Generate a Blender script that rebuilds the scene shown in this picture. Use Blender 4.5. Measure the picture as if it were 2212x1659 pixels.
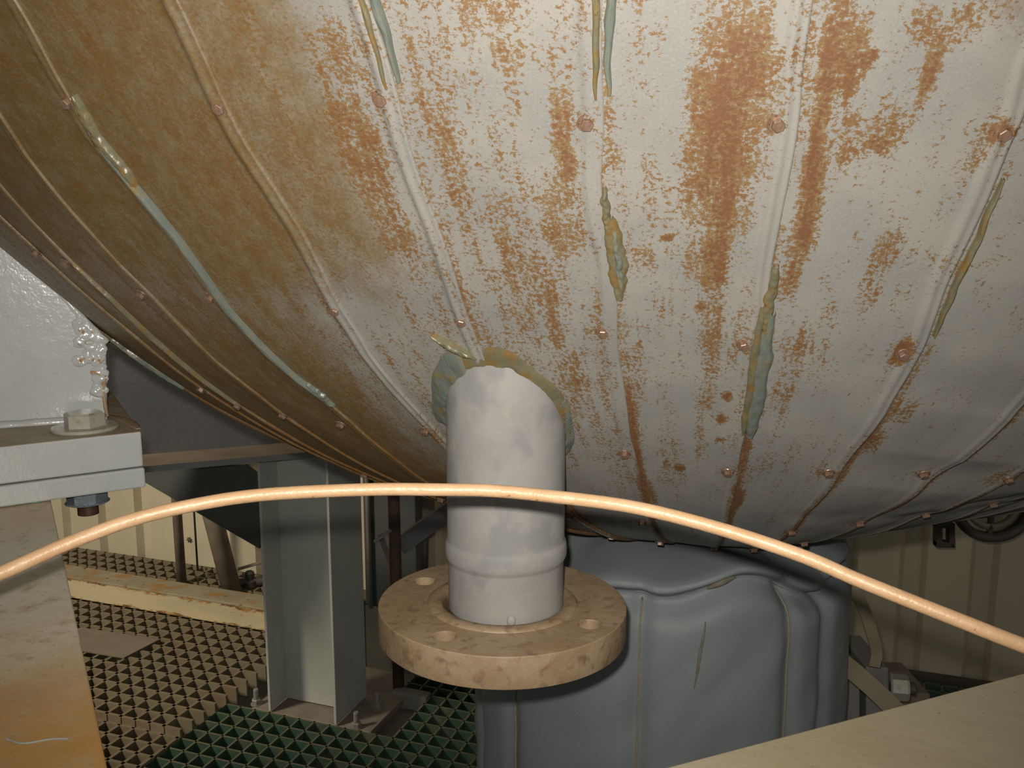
import bpy, bmesh, math, random
import numpy as np
from mathutils import Vector, Matrix, noise
random.seed(4); PI = math.pi
S = bpy.context.scene
for o in list(bpy.data.objects): bpy.data.objects.remove(o)
COL = S.collection

# ------------------------------------------------------------ camera, world, light, exposure
CAM = np.array([0, 0, 1.04]); PITCH = math.radians(9.5); FPX = 2000.0
cd = bpy.data.cameras.new('camera'); cam = bpy.data.objects.new('camera', cd); COL.objects.link(cam)
cam.location = CAM; cam.rotation_euler = (PI/2-PITCH, 0, 0)
cd.sensor_fit = 'HORIZONTAL'; cd.sensor_width = 36; cd.lens = 36*FPX/2212
cd.clip_start = .02; cd.clip_end = 50
S.camera = cam
W = bpy.data.worlds.new('world'); S.world = W; W.use_nodes = True
W.node_tree.nodes['Background'].inputs[0].default_value = (1.0, .93, .82, 1)
W.node_tree.nodes['Background'].inputs[1].default_value = .175
# the camera's own flash, a little above and left of the lens
fl = bpy.data.lights.new('camera_flash', 'SPOT'); fl.energy = 21.5; fl.color = (1, .955, .87)
fl.spot_size = math.radians(106); fl.spot_blend = 1; fl.shadow_soft_size = .006
flo = bpy.data.objects.new('camera_flash', fl); COL.objects.link(flo)
flo.location = (-.012, .004, 1.063); flo.rotation_euler = (PI/2-PITCH+math.radians(9), 0, math.radians(-1))
# hall lamp: a warm fitting up behind and to the left of the vessel, aimed at the left of the back wall
def area(name, loc, tgt, size, energy, col):
    l = bpy.data.lights.new(name, 'AREA'); l.energy = energy; l.color = col; l.size = size
    o = bpy.data.objects.new(name, l); COL.objects.link(o); o.location = loc
    o.rotation_euler = (Vector(tgt)-Vector(loc)).to_track_quat('-Z', 'Y').to_euler(); return o
hl = bpy.data.lights.new('hall_lamp', 'SPOT'); hl.energy = 190; hl.color = (1, .88, .68); hl.spot_size = math.radians(58); hl.spot_blend = .8; hl.shadow_soft_size = .22
hlo = bpy.data.objects.new('hall_lamp', hl); COL.objects.link(hlo); hlo.location = (-2.1, .9, 1.75)
hlo.rotation_euler = (Vector((-.95, 2.45, .12))-hlo.location).to_track_quat('-Z', 'Y').to_euler()
S.view_settings.view_transform = 'Standard'; S.view_settings.look = 'None'
S.view_settings.exposure = 0; S.view_settings.gamma = 1

# ------------------------------------------------------------ where a sight line meets a plane
FW = np.array([0, math.cos(PITCH), -math.sin(PITCH)]); UP = np.array([0, math.sin(PITCH), math.cos(PITCH)])
def ray(x, y): return FW+np.array([1., 0, 0])*(x-1106)/FPX-UP*(y-829.5)/FPX
def FP(x, y, z=0.):                       # on a level plane
    v = ray(x, y); return Vector(CAM+v*((z-CAM[2])/v[2]))
def DP(x, y, D): return Vector(CAM+ray(x, y)*D)   # at a depth
def VP(x, y, p, n):                       # on an upright plane through p with normal n
    v = ray(x, y); n = np.array([n[0], n[1], 0.]); t = ((np.array(p)-CAM)@n)/(v@n); return Vector(CAM+v*t)

# ------------------------------------------------------------ node materials
def new_mat(name):
    m = bpy.data.materials.new(name); m.use_nodes = True; nt = m.node_tree
    return m, nt, nt.nodes['Principled BSDF']
def N(nt, t, **kw):
    n = nt.nodes.new(t)
    for k, v in kw.items():
        if k in n.inputs: n.inputs[k].default_value = v
        else: setattr(n, k, v)
    return n
def L(nt, a, b): nt.links.new(a, b)
def coords(nt, kind='Object', scale=(1, 1, 1)):
    tc = N(nt, 'ShaderNodeTexCoord'); mp = N(nt, 'ShaderNodeMapping'); mp.inputs['Scale'].default_value = scale
    L(nt, tc.outputs[kind], mp.inputs[0]); return mp.outputs[0]
def nz(nt, vec, scale, detail=4, rough=.55, dist=0):
    n = N(nt, 'ShaderNodeTexNoise'); n.inputs['Scale'].default_value = scale; n.inputs['Detail'].default_value = detail
    n.inputs['Roughness'].default_value = rough; n.inputs['Distortion'].default_value = dist
    if vec is not None: L(nt, vec, n.inputs['Vector'])
    return n.outputs['Fac']
def rmp(nt, f, lo, hi, a=0., b=1.):
    m = N(nt, 'ShaderNodeMapRange'); m.interpolation_type = 'SMOOTHSTEP'
    for k, v in zip(('From Min', 'From Max', 'To Min', 'To Max'), (lo, hi, a, b)): m.inputs[k].default_value = v
    L(nt, f, m.inputs[0]); return m.outputs[0]
def mx(nt, f, a, b, mode='MIX'):
    m = N(nt, 'ShaderNodeMix', data_type='RGBA', blend_type=mode)
    if isinstance(f, (int, float)): m.inputs[0].default_value = f
    else: L(nt, f, m.inputs[0])
    for s, v in ((6, a), (7, b)):
        if isinstance(v, tuple): m.inputs[s].default_value = (*v, 1)
        else: L(nt, v, m.inputs[s])
    return m.outputs[2]
def mth(nt, op, a, b=0.):
    m = N(nt, 'ShaderNodeMath', operation=op)
    for i, v in enumerate((a, b)):
        if isinstance(v, (int, float)): m.inputs[i].default_value = v
        else: L(nt, v, m.inputs[i])
    return m.outputs[0]
def bump(nt, bs, h, dist, strength=1.):
    b = N(nt, 'ShaderNodeBump'); b.inputs['Strength'].default_value = strength; b.inputs['Distance'].default_value = dist
    L(nt, h, b.inputs['Height']); L(nt, b.outputs[0], bs.inputs['Normal'])
def mat(name, c1, c2=None, scale=20, rough=.5, metal=0., spots=None, spot_scale=60, spot_t=(.62, .68), bmp=0, bscale=200, spec=.5,
        spots2=None, s2scale=30, s2t=(.6, .68), detail=5, stretch=(1, 1, 1)):
    m, nt, bs = new_mat(name); v = coords(nt, 'Object', stretch)
    col = mx(nt, rmp(nt, nz(nt, v, scale, detail), .35, .65), c1, c2 or c1)
    if spots2: col = mx(nt, rmp(nt, nz(nt, v, s2scale, 6, .6), *s2t), col, spots2)
    if spots: col = mx(nt, rmp(nt, nz(nt, v, spot_scale, 4, .5), *spot_t), col, spots)
    L(nt, col, bs.inputs['Base Color']); bs.inputs['Roughness'].default_value = rough; bs.inputs['Metallic'].default_value = metal
    bs.inputs['Specular IOR Level'].default_value = spec
    if bmp: bump(nt, bs, nz(nt, v, bscale, 3), bmp)
    return m

def cladding_material():
    m, nt, bs = new_mat('rusted_galvanised_sheet')
    uv = N(nt, 'ShaderNodeUVMap', uv_map='sheet').outputs[0]
    def mp(s):
        q = N(nt, 'ShaderNodeMapping'); q.inputs['Scale'].default_value = s; L(nt, uv, q.inputs[0]); return q.outputs[0]
    dens = N(nt, 'ShaderNodeAttribute', attribute_name='rust').outputs['Fac']
    film = N(nt, 'ShaderNodeAttribute', attribute_name='film').outputs['Fac']
    iso, stre, lng = mp((1, .72, 1)), mp((1, .42, 1)), mp((1, .09, 1))
    n1 = nz(nt, iso, 95, 9, .80); n2 = nz(nt, iso, 560, 4, .75); n3 = nz(nt, lng, 110, 5, .7)
    a = mth(nt, 'ADD', mth(nt, 'ADD', mth(nt, 'MULTIPLY', n1, .85), -1.15), mth(nt, 'ADD', mth(nt, 'MULTIPLY', n2, 1.45), mth(nt, 'MULTIPLY', n3, 1.0)))
    # rusted where noise plus local density passes a threshold
    t = mth(nt, 'ADD', a, mth(nt, 'MULTIPLY', dens, .44))
    rust = rmp(nt, t, .68, .79); heavy = rmp(nt, t, .86, 1.02)
    base = mx(nt, rmp(nt, nz(nt, iso, 26, 4), .35, .65), (.225, .220, .208), (.265, .252, .228))
    base = mx(nt, rmp(nt, nz(nt, iso, 900, 2, .6), .45, .85), base, (.285, .272, .25))
    filmn = rmp(nt, mth(nt, 'ADD', mth(nt, 'MULTIPLY', film, .72), mth(nt, 'MULTIPLY', mth(nt, 'ADD', nz(nt, stre, 70, 6, .7), nz(nt, iso, 600, 5, .8)), .5)), .72, 1.12)
    fcol = mx(nt, rmp(nt, mth(nt, 'ADD', mth(nt, 'MULTIPLY', nz(nt, stre, 150, 6, .75), .6), mth(nt, 'MULTIPLY', nz(nt, iso, 700, 4, .8), .4)), .38, .64), (.135, .082, .026), (.185, .140, .080))
    base = mx(nt, filmn, base, fcol)
    rcol = mx(nt, rmp(nt, nz(nt, iso, 90, 6, .75), .38, .62), (.165, .071, .009), (.18, .108, .034))
    rcol = mx(nt, heavy, rcol, (.13, .042, .007))
    rcol = mx(nt, mth(nt, 'MULTIPLY', filmn, .55), rcol, (.135, .068, .018))
    col = mx(nt, mth(nt, 'MULTIPLY', rust, .9), base, rcol)
    L(nt, col, bs.inputs['Base Color'])
    L(nt, rmp(nt, rust, 0, 1, .44, .62), bs.inputs['Roughness']); bs.inputs['Metallic'].default_value = 0.
    bs.inputs['Specular IOR Level'].default_value = .55
    h = mth(nt, 'ADD', mth(nt, 'MULTIPLY', n1, .5), mth(nt, 'ADD', mth(nt, 'MULTIPLY', nz(nt, iso, 700, 3, .7), .3), mth(nt, 'MULTIPLY', rust, .25)))
    bump(nt, bs, h, .00035, .6)
    return m
M_CLAD = cladding_material()
M_SEAL = mat('weathered_sealant', (.125, .120, .075), (.16, .14, .08), 60, .35, spots2=(.18, .115, .04), s2scale=90, s2t=(.46, .62), spots=(.12, .065, .02), spot_scale=300, spot_t=(.66, .72), bmp=.0008, bscale=130)
M_SEAL_BLUE = mat('fresh_sealant', (.125, .145, .128), (.145, .155, .125), 90, .3, spots2=(.20, .15, .06), s2scale=90, s2t=(.56, .70), bmp=.0006, bscale=120)
M_SCREW = mat('coppery_screw', (.25, .165, .12), (.19, .11, .07), 500, .34, .25, spots=(.10, .04, .02), spot_scale=700, spot_t=(.60, .70))
M_PIPE = mat('galvanised_pipe', (.26, .252, .24), (.29, .282, .268), 42, .6, 0.0, spots=(.225, .22, .215), spot_scale=30, spot_t=(.50, .66), bmp=.00006, bscale=300, spots2=(.31, .29, .245), s2scale=110, s2t=(.56, .72), spec=.25)
M_FLANGE = mat('rusty_flange', (.33, .24, .15), (.27, .185, .105), 45, .5, 0, spots=(.20, .12, .075), spot_scale=130, spot_t=(.50, .74), bmp=.0003, bscale=420, spots2=(.265, .175, .10), s2scale=30, s2t=(.46, .70))
M_HOLE = mat('bare_bolt_hole', (.50, .38, .28), (.16, .09, .06), 160, .25, .5, bmp=.001, bscale=400)
M_CABLE = mat('tan_cable', (.50, .32, .185), (.45, .28, .15), 60, .42, bmp=.0004, bscale=300, spots=(.30, .15, .07), spot_scale=190, spot_t=(.68, .74))
def cream_material():
    m, nt, bs = new_mat('cream_paint_rusted_at_edges'); v = coords(nt, 'Object', (.45, .45, 1.5))
    sep = N(nt, 'ShaderNodeSeparateXYZ'); L(nt, coords(nt, 'Object'), sep.inputs[0]); z = sep.outputs[2]
    up = rmp(nt, z, .060, .078); dn = rmp(nt, z, .022, .034, 1, 0)
    e = mth(nt, 'MULTIPLY', mth(nt, 'ADD', up, dn), .14)
    r = rmp(nt, mth(nt, 'ADD', mth(nt, 'ADD', mth(nt, 'MULTIPLY', nz(nt, v, 110, 7, .75), .6), mth(nt, 'MULTIPLY', nz(nt, v, 18, 4), .4)), e), .565, .645)
    col = mx(nt, rmp(nt, nz(nt, v, 9, 4), .4, .7), (.50, .42, .26), (.42, .35, .22))
    rc = mx(nt, rmp(nt, nz(nt, v, 50, 4), .42, .62), (.34, .17, .045), (.13, .06, .02))
    L(nt, mx(nt, r, col, rc), bs.inputs['Base Color']); bs.inputs['Roughness'].default_value = .6; return m
M_CREAM = cream_material()
M_CREAMTOP = mat('dusty_cream_paint_with_rust', (.27, .235, .155), (.22, .19, .13), 20, .7, spots2=(.27, .15, .05), s2scale=26, s2t=(.50, .62), spots=(.12, .07, .03), spot_scale=60, spot_t=(.62, .7), stretch=(.5, .8, 1))
M_TANBEAM = mat('dusty_tan_paint', (.235, .20, .128), (.265, .23, .155), 9, .5, spots=(.16, .125, .08), spot_scale=420, spot_t=(.68, .74), spots2=(.25, .17, .08), s2scale=16, s2t=(.62, .75), bmp=.0003, bscale=160)
def left_beam_material():
    m, nt, bs = new_mat('tan_beam_browned_to_orange'); v = coords(nt, 'Object')
    sep = N(nt, 'ShaderNodeSeparateXYZ'); L(nt, v, sep.inputs[0])
    g = mth(nt, 'ADD', mth(nt, 'ABSOLUTE', sep.outputs[1]), mth(nt, 'MULTIPLY', nz(nt, v, 14, 6, .6), .14))
    col = mx(nt, rmp(nt, g, .36, .44), (.46, .37, .24), (.44, .40, .31))
    col = mx(nt, rmp(nt, g, .53, .72), col, (.30, .165, .048))
    col = mx(nt, rmp(nt, nz(nt, v, 60, 6, .7), .5, .72), col, (.27, .21, .115))
    col = mx(nt, rmp(nt, nz(nt, v, 260, 4, .7), .58, .74), col, (.17, .125, .075))
    L(nt, col, bs.inputs['Base Color']); bs.inputs['Roughness'].default_value = .5
    bump(nt, bs, nz(nt, v, 150, 3), .0003); return m
M_LBEAM = left_beam_material()
def gloss_paint():
    m, nt, bs = new_mat('glossy_grey_white_paint'); v = coords(nt, 'Object')
    col = mx(nt, rmp(nt, nz(nt, v, 30, 4), .4, .65), (.41, .425, .415), (.44, .45, .435))
    at = N(nt, 'ShaderNodeAttribute', attribute_name='rust').outputs['Fac']
    r = rmp(nt, mth(nt, 'ADD', mth(nt, 'MULTIPLY', at, .3), nz(nt, v, 120, 5, .6)), .68, .75)
    col = mx(nt, r, col, (.34, .17, .045))
    L(nt, col, bs.inputs['Base Color']); bs.inputs['Roughness'].default_value = .17
    bs.inputs['Specular IOR Level'].default_value = .6
    bump(nt, bs, mth(nt, 'ADD', nz(nt, v, 110, 2), mth(nt, 'MULTIPLY', nz(nt, v, 420, 2), .45)), .00030)
    return m
M_WHITE = gloss_paint()
M_DUST = mat('dusty_plate_top', (.27, .215, .145), (.33, .28, .20), 30, .6, spots2=(.34, .19, .06), s2scale=22, s2t=(.58, .68), bmp=.0006, bscale=200)
M_BOLT = mat('painted_bolt', (.36, .36, .31), (.32, .30, .23), 50, .35, spots2=(.28, .22, .13), s2scale=60)
M_NUT = mat('blue_grey_nut', (.165, .20, .235), (.22, .25, .27), 120, .3, .3, bmp=.0005, bscale=300)
M_THREAD = mat('rusty_thread', (.125, .058, .032), (.07, .035, .022), 200, .5, .3)
M_GREY = mat('dark_grey_paint', (.115, .118, .122), (.13, .13, .13), 8, .4, bmp=.0003, bscale=90)
M_GREYDUST = mat('dusty_flange_top', (.15, .115, .08), (.19, .15, .11), 14, .7)
M_COLUMN = mat('green_grey_column_paint', (.43, .445, .405), (.39, .41, .38), 10, .45, bmp=.0004, bscale=110)
M_BASEPL = mat('dusty_base_plate', (.22, .185, .14), (.17, .145, .115), 14, .7, spots2=(.27, .25, .21), s2scale=9)
M_GREEN = mat('green_fibreglass_grating', (.040, .085, .058), (.055, .10, .065), 25, .5, spots2=(.11, .11, .07), s2scale=16, s2t=(.52, .7))
M_GTOP = mat('worn_grating_edge', (.135, .115, .07), (.09, .10, .06), 25, .6)
M_TANG = mat('dust_coated_grating', (.19, .160, .098), (.155, .13, .08), 16, .75, spots2=(.17, .115, .07), s2scale=8, s2t=(.5, .72))
M_TGTOP = mat('rust_tinged_grating_edge', (.17, .13, .08), (.145, .115, .07), 20, .75)
M_PLATE = mat('brown_sheet', (.15, .12, .09), (.17, .14, .105), 12, .6, spots=(.22, .09, .03), spot_scale=28, spot_t=(.68, .72))
M_WALL = mat('beige_corrugated_cladding', (.52, .465, .34), (.46, .41, .30), 5, .55, stretch=(1, 1, .3))
M_DARK = mat('dark_steel', (.05, .045, .04), (.075, .065, .05), 20, .6)
M_BROWNP = mat('brown_pipe', (.11, .072, .048), (.075, .052, .036), 25, .6)
M_DUSTP = mat('dusty_pipe', (.20, .165, .12), (.15, .12, .09), 20, .7)
M_CAB = mat('dark_green_grey_panel', (.05, .056, .054), (.062, .066, .062), 6, .5)
M_BLANKET = mat('grey_blue_coated_fabric', (.215, .236, .245), (.195, .216, .228), 7, .55, spots=(.17, .165, .13), spot_scale=14, spot_t=(.66, .78), bmp=.0004, bscale=700)
M_STITCH = mat('tan_stitching', (.30, .25, .17), (.24, .19, .12), 300, .8)
def strap_material():
    m, nt, bs = new_mat('woven_webbing'); v = coords(nt, 'UV')
    w = N(nt, 'ShaderNodeTexChecker'); w.inputs['Scale'].default_value = 1100; L(nt, v, w.inputs['Vector'])
    w.inputs['Color1'].default_value = (.30, .26, .17, 1); w.inputs['Color2'].default_value = (.20, .17, .11, 1)
    L(nt, w.outputs['Color'], bs.inputs['Base Color']); bs.inputs['Roughness'].default_value = .8; return m
M_STRAP = strap_material()
M_SUBFLOOR = mat('dark_concrete', (.012, .012, .011), (.02, .019, .016), 5, .9)
M_LGREY = mat('light_grey_paint', (.21, .21, .185), (.18, .175, .15), 14, .5, bmp=.0003, bscale=120)
M_GREENMARK = mat('green_paint_mark', (.03, .30, .16), (.03, .25, .13), 60, .5)
M_CREAMRING = mat('cream_ring', (.40, .38, .27), (.33, .31, .22), 20, .5)

# ------------------------------------------------------------ mesh helpers
def obj(name, data, m=None, parent=None, smooth=False):
    if isinstance(data, bmesh.types.BMesh):
        me = bpy.data.meshes.new(name); data.to_mesh(me); data.free()
    else: me = data
    o = bpy.data.objects.new(name, me); COL.objects.link(o)
    if m is not None and not me.materials: me.materials.append(m)
    if parent: o.parent = parent; o.matrix_parent_inverse = Matrix.Translation(parent.location).inverted() if parent.type == 'EMPTY' else parent.matrix_parent_inverse.copy().Identity(4)
    if smooth:
        for p in me.polygons: p.use_smooth = True
    return o
def tag(o, label=None, cat=None, group=None, kind=None):
    for k, v in (('label', label), ('category', cat), ('group', group), ('kind', kind)):
        if v: o[k] = v
    return o
def thing(name, label, cat, loc, group=None):
    o = bpy.data.objects.new(name, None); COL.objects.link(o); o.location = loc; o.empty_display_size = .05
    return tag(o, label, cat, group)
def from_pydata(v, f):
    me = bpy.data.meshes.new('m'); me.from_pydata([tuple(x) for x in v], [], f); me.update(); return me
def prism(pts, vec, bm=None, mi=0):       # a face outline given depth
    bm = bm or bmesh.new(); vec = Vector(vec)
    a = [bm.verts.new(Vector(p)) for p in pts]; b = [bm.verts.new(Vector(p)+vec) for p in pts]; n = len(pts)
    fs = [bm.faces.new(a), bm.faces.new(b[::-1])]+[bm.faces.new((a[i], b[i], b[(i+1) % n], a[(i+1) % n])) for i in range(n)]
    for f in fs: f.material_index = mi
    bmesh.ops.recalc_face_normals(bm, faces=bm.faces[:]); return bm
def bevel(bm, w, seg=2):
    bmesh.ops.bevel(bm, geom=[e for e in bm.edges if e.is_manifold and e.calc_face_angle(0) > .5], offset=w, segments=seg, profile=.5, affect='EDGES'); return bm
def obox(o, ax, ay, az, bm=None):          # box from a corner and three edge vectors
    o, ax, ay, az = map(Vector, (o, ax, ay, az)); return prism([o, o+ax, o+ax+ay, o+ay], az, bm)
def tube(pts, r, seg=12, bm=None, cap=True):
    bm = bm or bmesh.new(); pts = [Vector(p) for p in pts]; n = len(pts); rings = []
    rr = r if isinstance(r, (list, tuple)) else [r]*n
    t0 = (pts[1]-pts[0]).normalized(); u = t0.orthogonal().normalized()
    for i, p in enumerate(pts):
        t = (pts[min(i+1, n-1)]-pts[max(i-1, 0)]).normalized(); u = (u-t*u.dot(t)).normalized(); w = t.cross(u)
        rings.append([bm.verts.new(p+(u*math.cos(2*PI*k/seg)+w*math.sin(2*PI*k/seg))*rr[i]) for k in range(seg)])
    for i in range(n-1):
        for k in range(seg): bm.faces.new((rings[i][k], rings[i][(k+1) % seg], rings[i+1][(k+1) % seg], rings[i+1][k]))
    if cap: bm.faces.new(rings[0][::-1]); bm.faces.new(rings[-1])
    bmesh.ops.recalc_face_normals(bm, faces=bm.faces[:]); return bm
def lathe(prof, c=(0, 0, 0), axis=(0, 0, 1), seg=48, bm=None, closed=False):
    bm = bm or bmesh.new(); q = Vector(axis).to_track_quat('Z', 'Y'); c = Vector(c); rings = []
    for r, z in prof: rings.append([bm.verts.new(c+q@Vector((r*math.cos(2*PI*k/seg), r*math.sin(2*PI*k/seg), z))) for k in range(seg)])
    m = len(rings)
    for i in range(m if closed else m-1):
        A, B = rings[i], rings[(i+1) % m]
        for k in range(seg): bm.faces.new((A[k], A[(k+1) % seg], B[(k+1) % seg], B[k]))
    if not closed:
        bm.faces.new(rings[0][::-1]); bm.faces.new(rings[-1])
    bmesh.ops.recalc_face_normals(bm, faces=bm.faces[:]); return bm
def spline(pts, n):                        # Catmull-Rom
    P = [Vector(p) for p in pts]; P = [P[0]*2-P[1]]+P+[P[-1]*2-P[-2]]; out = []
    for i in range(1, len(P)-2):
        for k in range(n):
            t = k/n; a, b, c, d = P[i-1:i+3]
            out.append(.5*((2*b)+(c-a)*t+(2*a-5*b+4*c-d)*t*t+(3*b-a-3*c+d)*t**3))
    return out+[P[-2]]
def hexhead(c, axis, R, h, washer=0, wh=.001, bm=None, dome=True, rot=0.):
    bm = bm or bmesh.new(); q = Vector(axis).to_track_quat('Z', 'Y'); c = Vector(c)
    if washer: lathe([(washer*.9, 0), (washer, wh*.4), (washer*.93, wh)], c, axis, 24, bm)
    rings = []
    for z, s in ((0, 1), (h*.86, 1), (h, .86)):
        rings.append([bm.verts.new(c+q@Vector((R*s*math.cos(PI*k/3+rot), R*s*math.sin(PI*k/3+rot), z+wh*(washer > 0)))) for k in range(6)])
    for a, b in zip(rings, rings[1:]):
        for k in range(6): bm.faces.new((a[k], a[(k+1) % 6], b[(k+1) % 6], b[k]))
    bm.faces.new(rings[0][::-1]); bm.faces.new(rings[-1])
    bmesh.ops.recalc_face_normals(bm, faces=bm.faces[:]); return bm

# ------------------------------------------------------------ the vessel's dished bottom: a surface of revolution
VC = np.array([1.35753381, -4.08340463, 28.9496669]); TX, TY = 4.01085941e-02, -1.81243941e-01
VA, VB, VN, VM, VS, VK = 1.82703045, 28.6951695, .994434751, .775565158, 1.83176284, -.0905581192
AX = np.array([TX, TY, 1.]); AX /= np.linalg.norm(AX)
E1 = np.cross([0, 1., 0], AX); E1 /= np.linalg.norm(E1); E2 = np.cross(AX, E1)
def surf(an, th):
    an = np.asarray(an, float); th = np.asarray(th, float)
    r = VA*np.abs(np.sin(th))**VM; z = -VB*np.abs(np.cos(th))**VN
    x = r*np.sin(an); y = -r*np.cos(an)
    # the underside is a little flatter toward the right-hand rear
    q = np.clip((.10+.02*np.clip(an/.3, 0, 1)-th)/.035, 0, 1); q = q*q*(3-2*q)
    z = z+.023*np.clip(an/.42, 0, 1)*np.clip((4-an)/2.5, 0, 1)*q
    return VC+(VS*x)[..., None]*E1+y[..., None]*E2+(z+VK*x*x)[..., None]*AX
def snorm(an, th):
    e = 1e-4; a = surf(an+e, th)-surf(an-e, th); b = surf(an, th+e)-surf(an, th-e)
    n = np.cross(a, b); n /= np.linalg.norm(n, axis=-1, keepdims=True)
    s = np.sign((n*(surf(an, th)-(VC-(VB-.9)*AX))).sum(-1)); return n*s[..., None]
def inside(X):
    d = X-VC; x = d@E1/VS; z = d@AX-VK*x*x; y = d@E2; r = math.hypot(x, y)
    return (r/VA)**(2/VM)+abs(z/VB)**(2/VN)-1 < 0
SEAM = {-6: [(0.187, -.885), (0.1571, -0.892), (0.1482, -0.8855), (0.1404, -0.8855), (0.1322, -0.886), (0.1238, -0.8955), (0.1175, -0.9)],
-5: [(0.187, -.80), (0.1638, -0.8155), (0.1573, -0.8228), (0.1507, -0.8233), (0.1434, -0.8213), (0.1343, -0.8297), (0.1226, -0.8412), (0.1144, -0.84), (0.1046, -0.8287), (0.0955, -0.8294)],
-4: [(0.187, -.712), (0.1745, -0.7145), (0.1687, -0.7257), (0.163, -0.7272), (0.1572, -0.7276), (0.1515, -0.7313), (0.1454, -0.7292), (0.1385, -0.7305), (0.1306, -0.7374), (0.1219, -0.7299), (0.1137, -0.7325), (0.1034, -0.7304), (0.09, -0.7256)],
-3: [(0.1868, -0.6089), (0.1836, -0.6111), (0.1792, -0.6155), (0.1758, -0.6175), (0.1721, -0.6228), (0.1686, -0.6191), (0.1639, -0.6163), (0.1573, -0.6116), (0.1518, -0.6148), (0.1466, -0.6212), (0.138, -0.621), (0.1322, -0.6148), (0.126, -0.6023), (0.1179, -0.5968), (0.1054, -0.5974), (0.0915, -0.6105)],
-2: [(0.1867, -0.4761), (0.182, -0.477), (0.1763, -0.4775), (0.172, -0.477), (0.1663, -0.4739), (0.1612, -0.471), (0.1549, -0.4713), (0.1476, -0.4756), (0.1393, -0.4774), (0.1331, -0.4726), (0.126, -0.4691), (0.1193, -0.4656), (0.1107, -0.4605), (0.1014, -0.4518)],
-1: [(0.1869, -0.3519), (0.1828, -0.3514), (0.1783, -0.3526), (0.1739, -0.3533), (0.1691, -0.3526), (0.1632, -0.3517), (0.1579, -0.3525), (0.1505, -0.353), (0.1423, -0.354), (0.1336, -0.3548), (0.1225, -0.3542), (0.11, -0.3516), (0.0935, -0.352)],
0: [(0.1872, -0.2201), (0.1812, -0.223), (0.1758, -0.2246), (0.1702, -0.2273), (0.1651, -0.2269), (0.1595, -0.2236), (0.1531, -0.2237), (0.1458, -0.2251), (0.134, -0.2254), (0.12, -0.2233), (0.1083, -0.2221), (0.0945, -0.2223)],
1: [(0.1877, -0.1126), (0.1831, -0.1114), (0.1784, -0.1096), (0.1737, -0.1097), (0.1684, -0.1098), (0.1638, -0.1091), (0.1552, -0.1096), (0.1482, -0.109), (0.138, -0.1066), (0.1251, -0.1054), (0.1111, -0.1026), (0.0939, -0.0993), (0.0814, -0.0978)],
2: [(0.1835, 0.0121), (0.1786, 0.0176), (0.1756, 0.0167), (0.171, 0.0168), (0.1636, 0.0183), (0.1571, 0.0193), (0.1486, 0.023), (0.1434, 0.0238), (0.1336, 0.0231), (0.124, 0.016), (0.112, 0.0153), (0.1014, 0.0105), (0.0843, 0.015)],
3: [(0.1366, 0.1498), (0.1295, 0.1473), (0.1212, 0.1425), (0.1138, 0.1317), (0.1024, 0.128), (0.0887, 0.128)],
4: [(0.1181, 0.2303), (0.1147, 0.2309), (0.1058, 0.2198), (0.0927, 0.2197)]}
for k, a in ((-12, -1.62), (-11, -1.50), (-10, -1.38), (-9, -1.26), (-8, -1.14), (-7, -1.06), (5, .345), (6, .465), (7, .585), (8, .705), (9, .825)): SEAM[k] = [(.19, a), (.09, a)]
def seam(k, th):
    t = np.array([q[0] for q in SEAM[k]])[::-1]; a = np.array([q[1] for q in SEAM[k]])[::-1]
    return np.interp(th, t, a)
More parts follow.
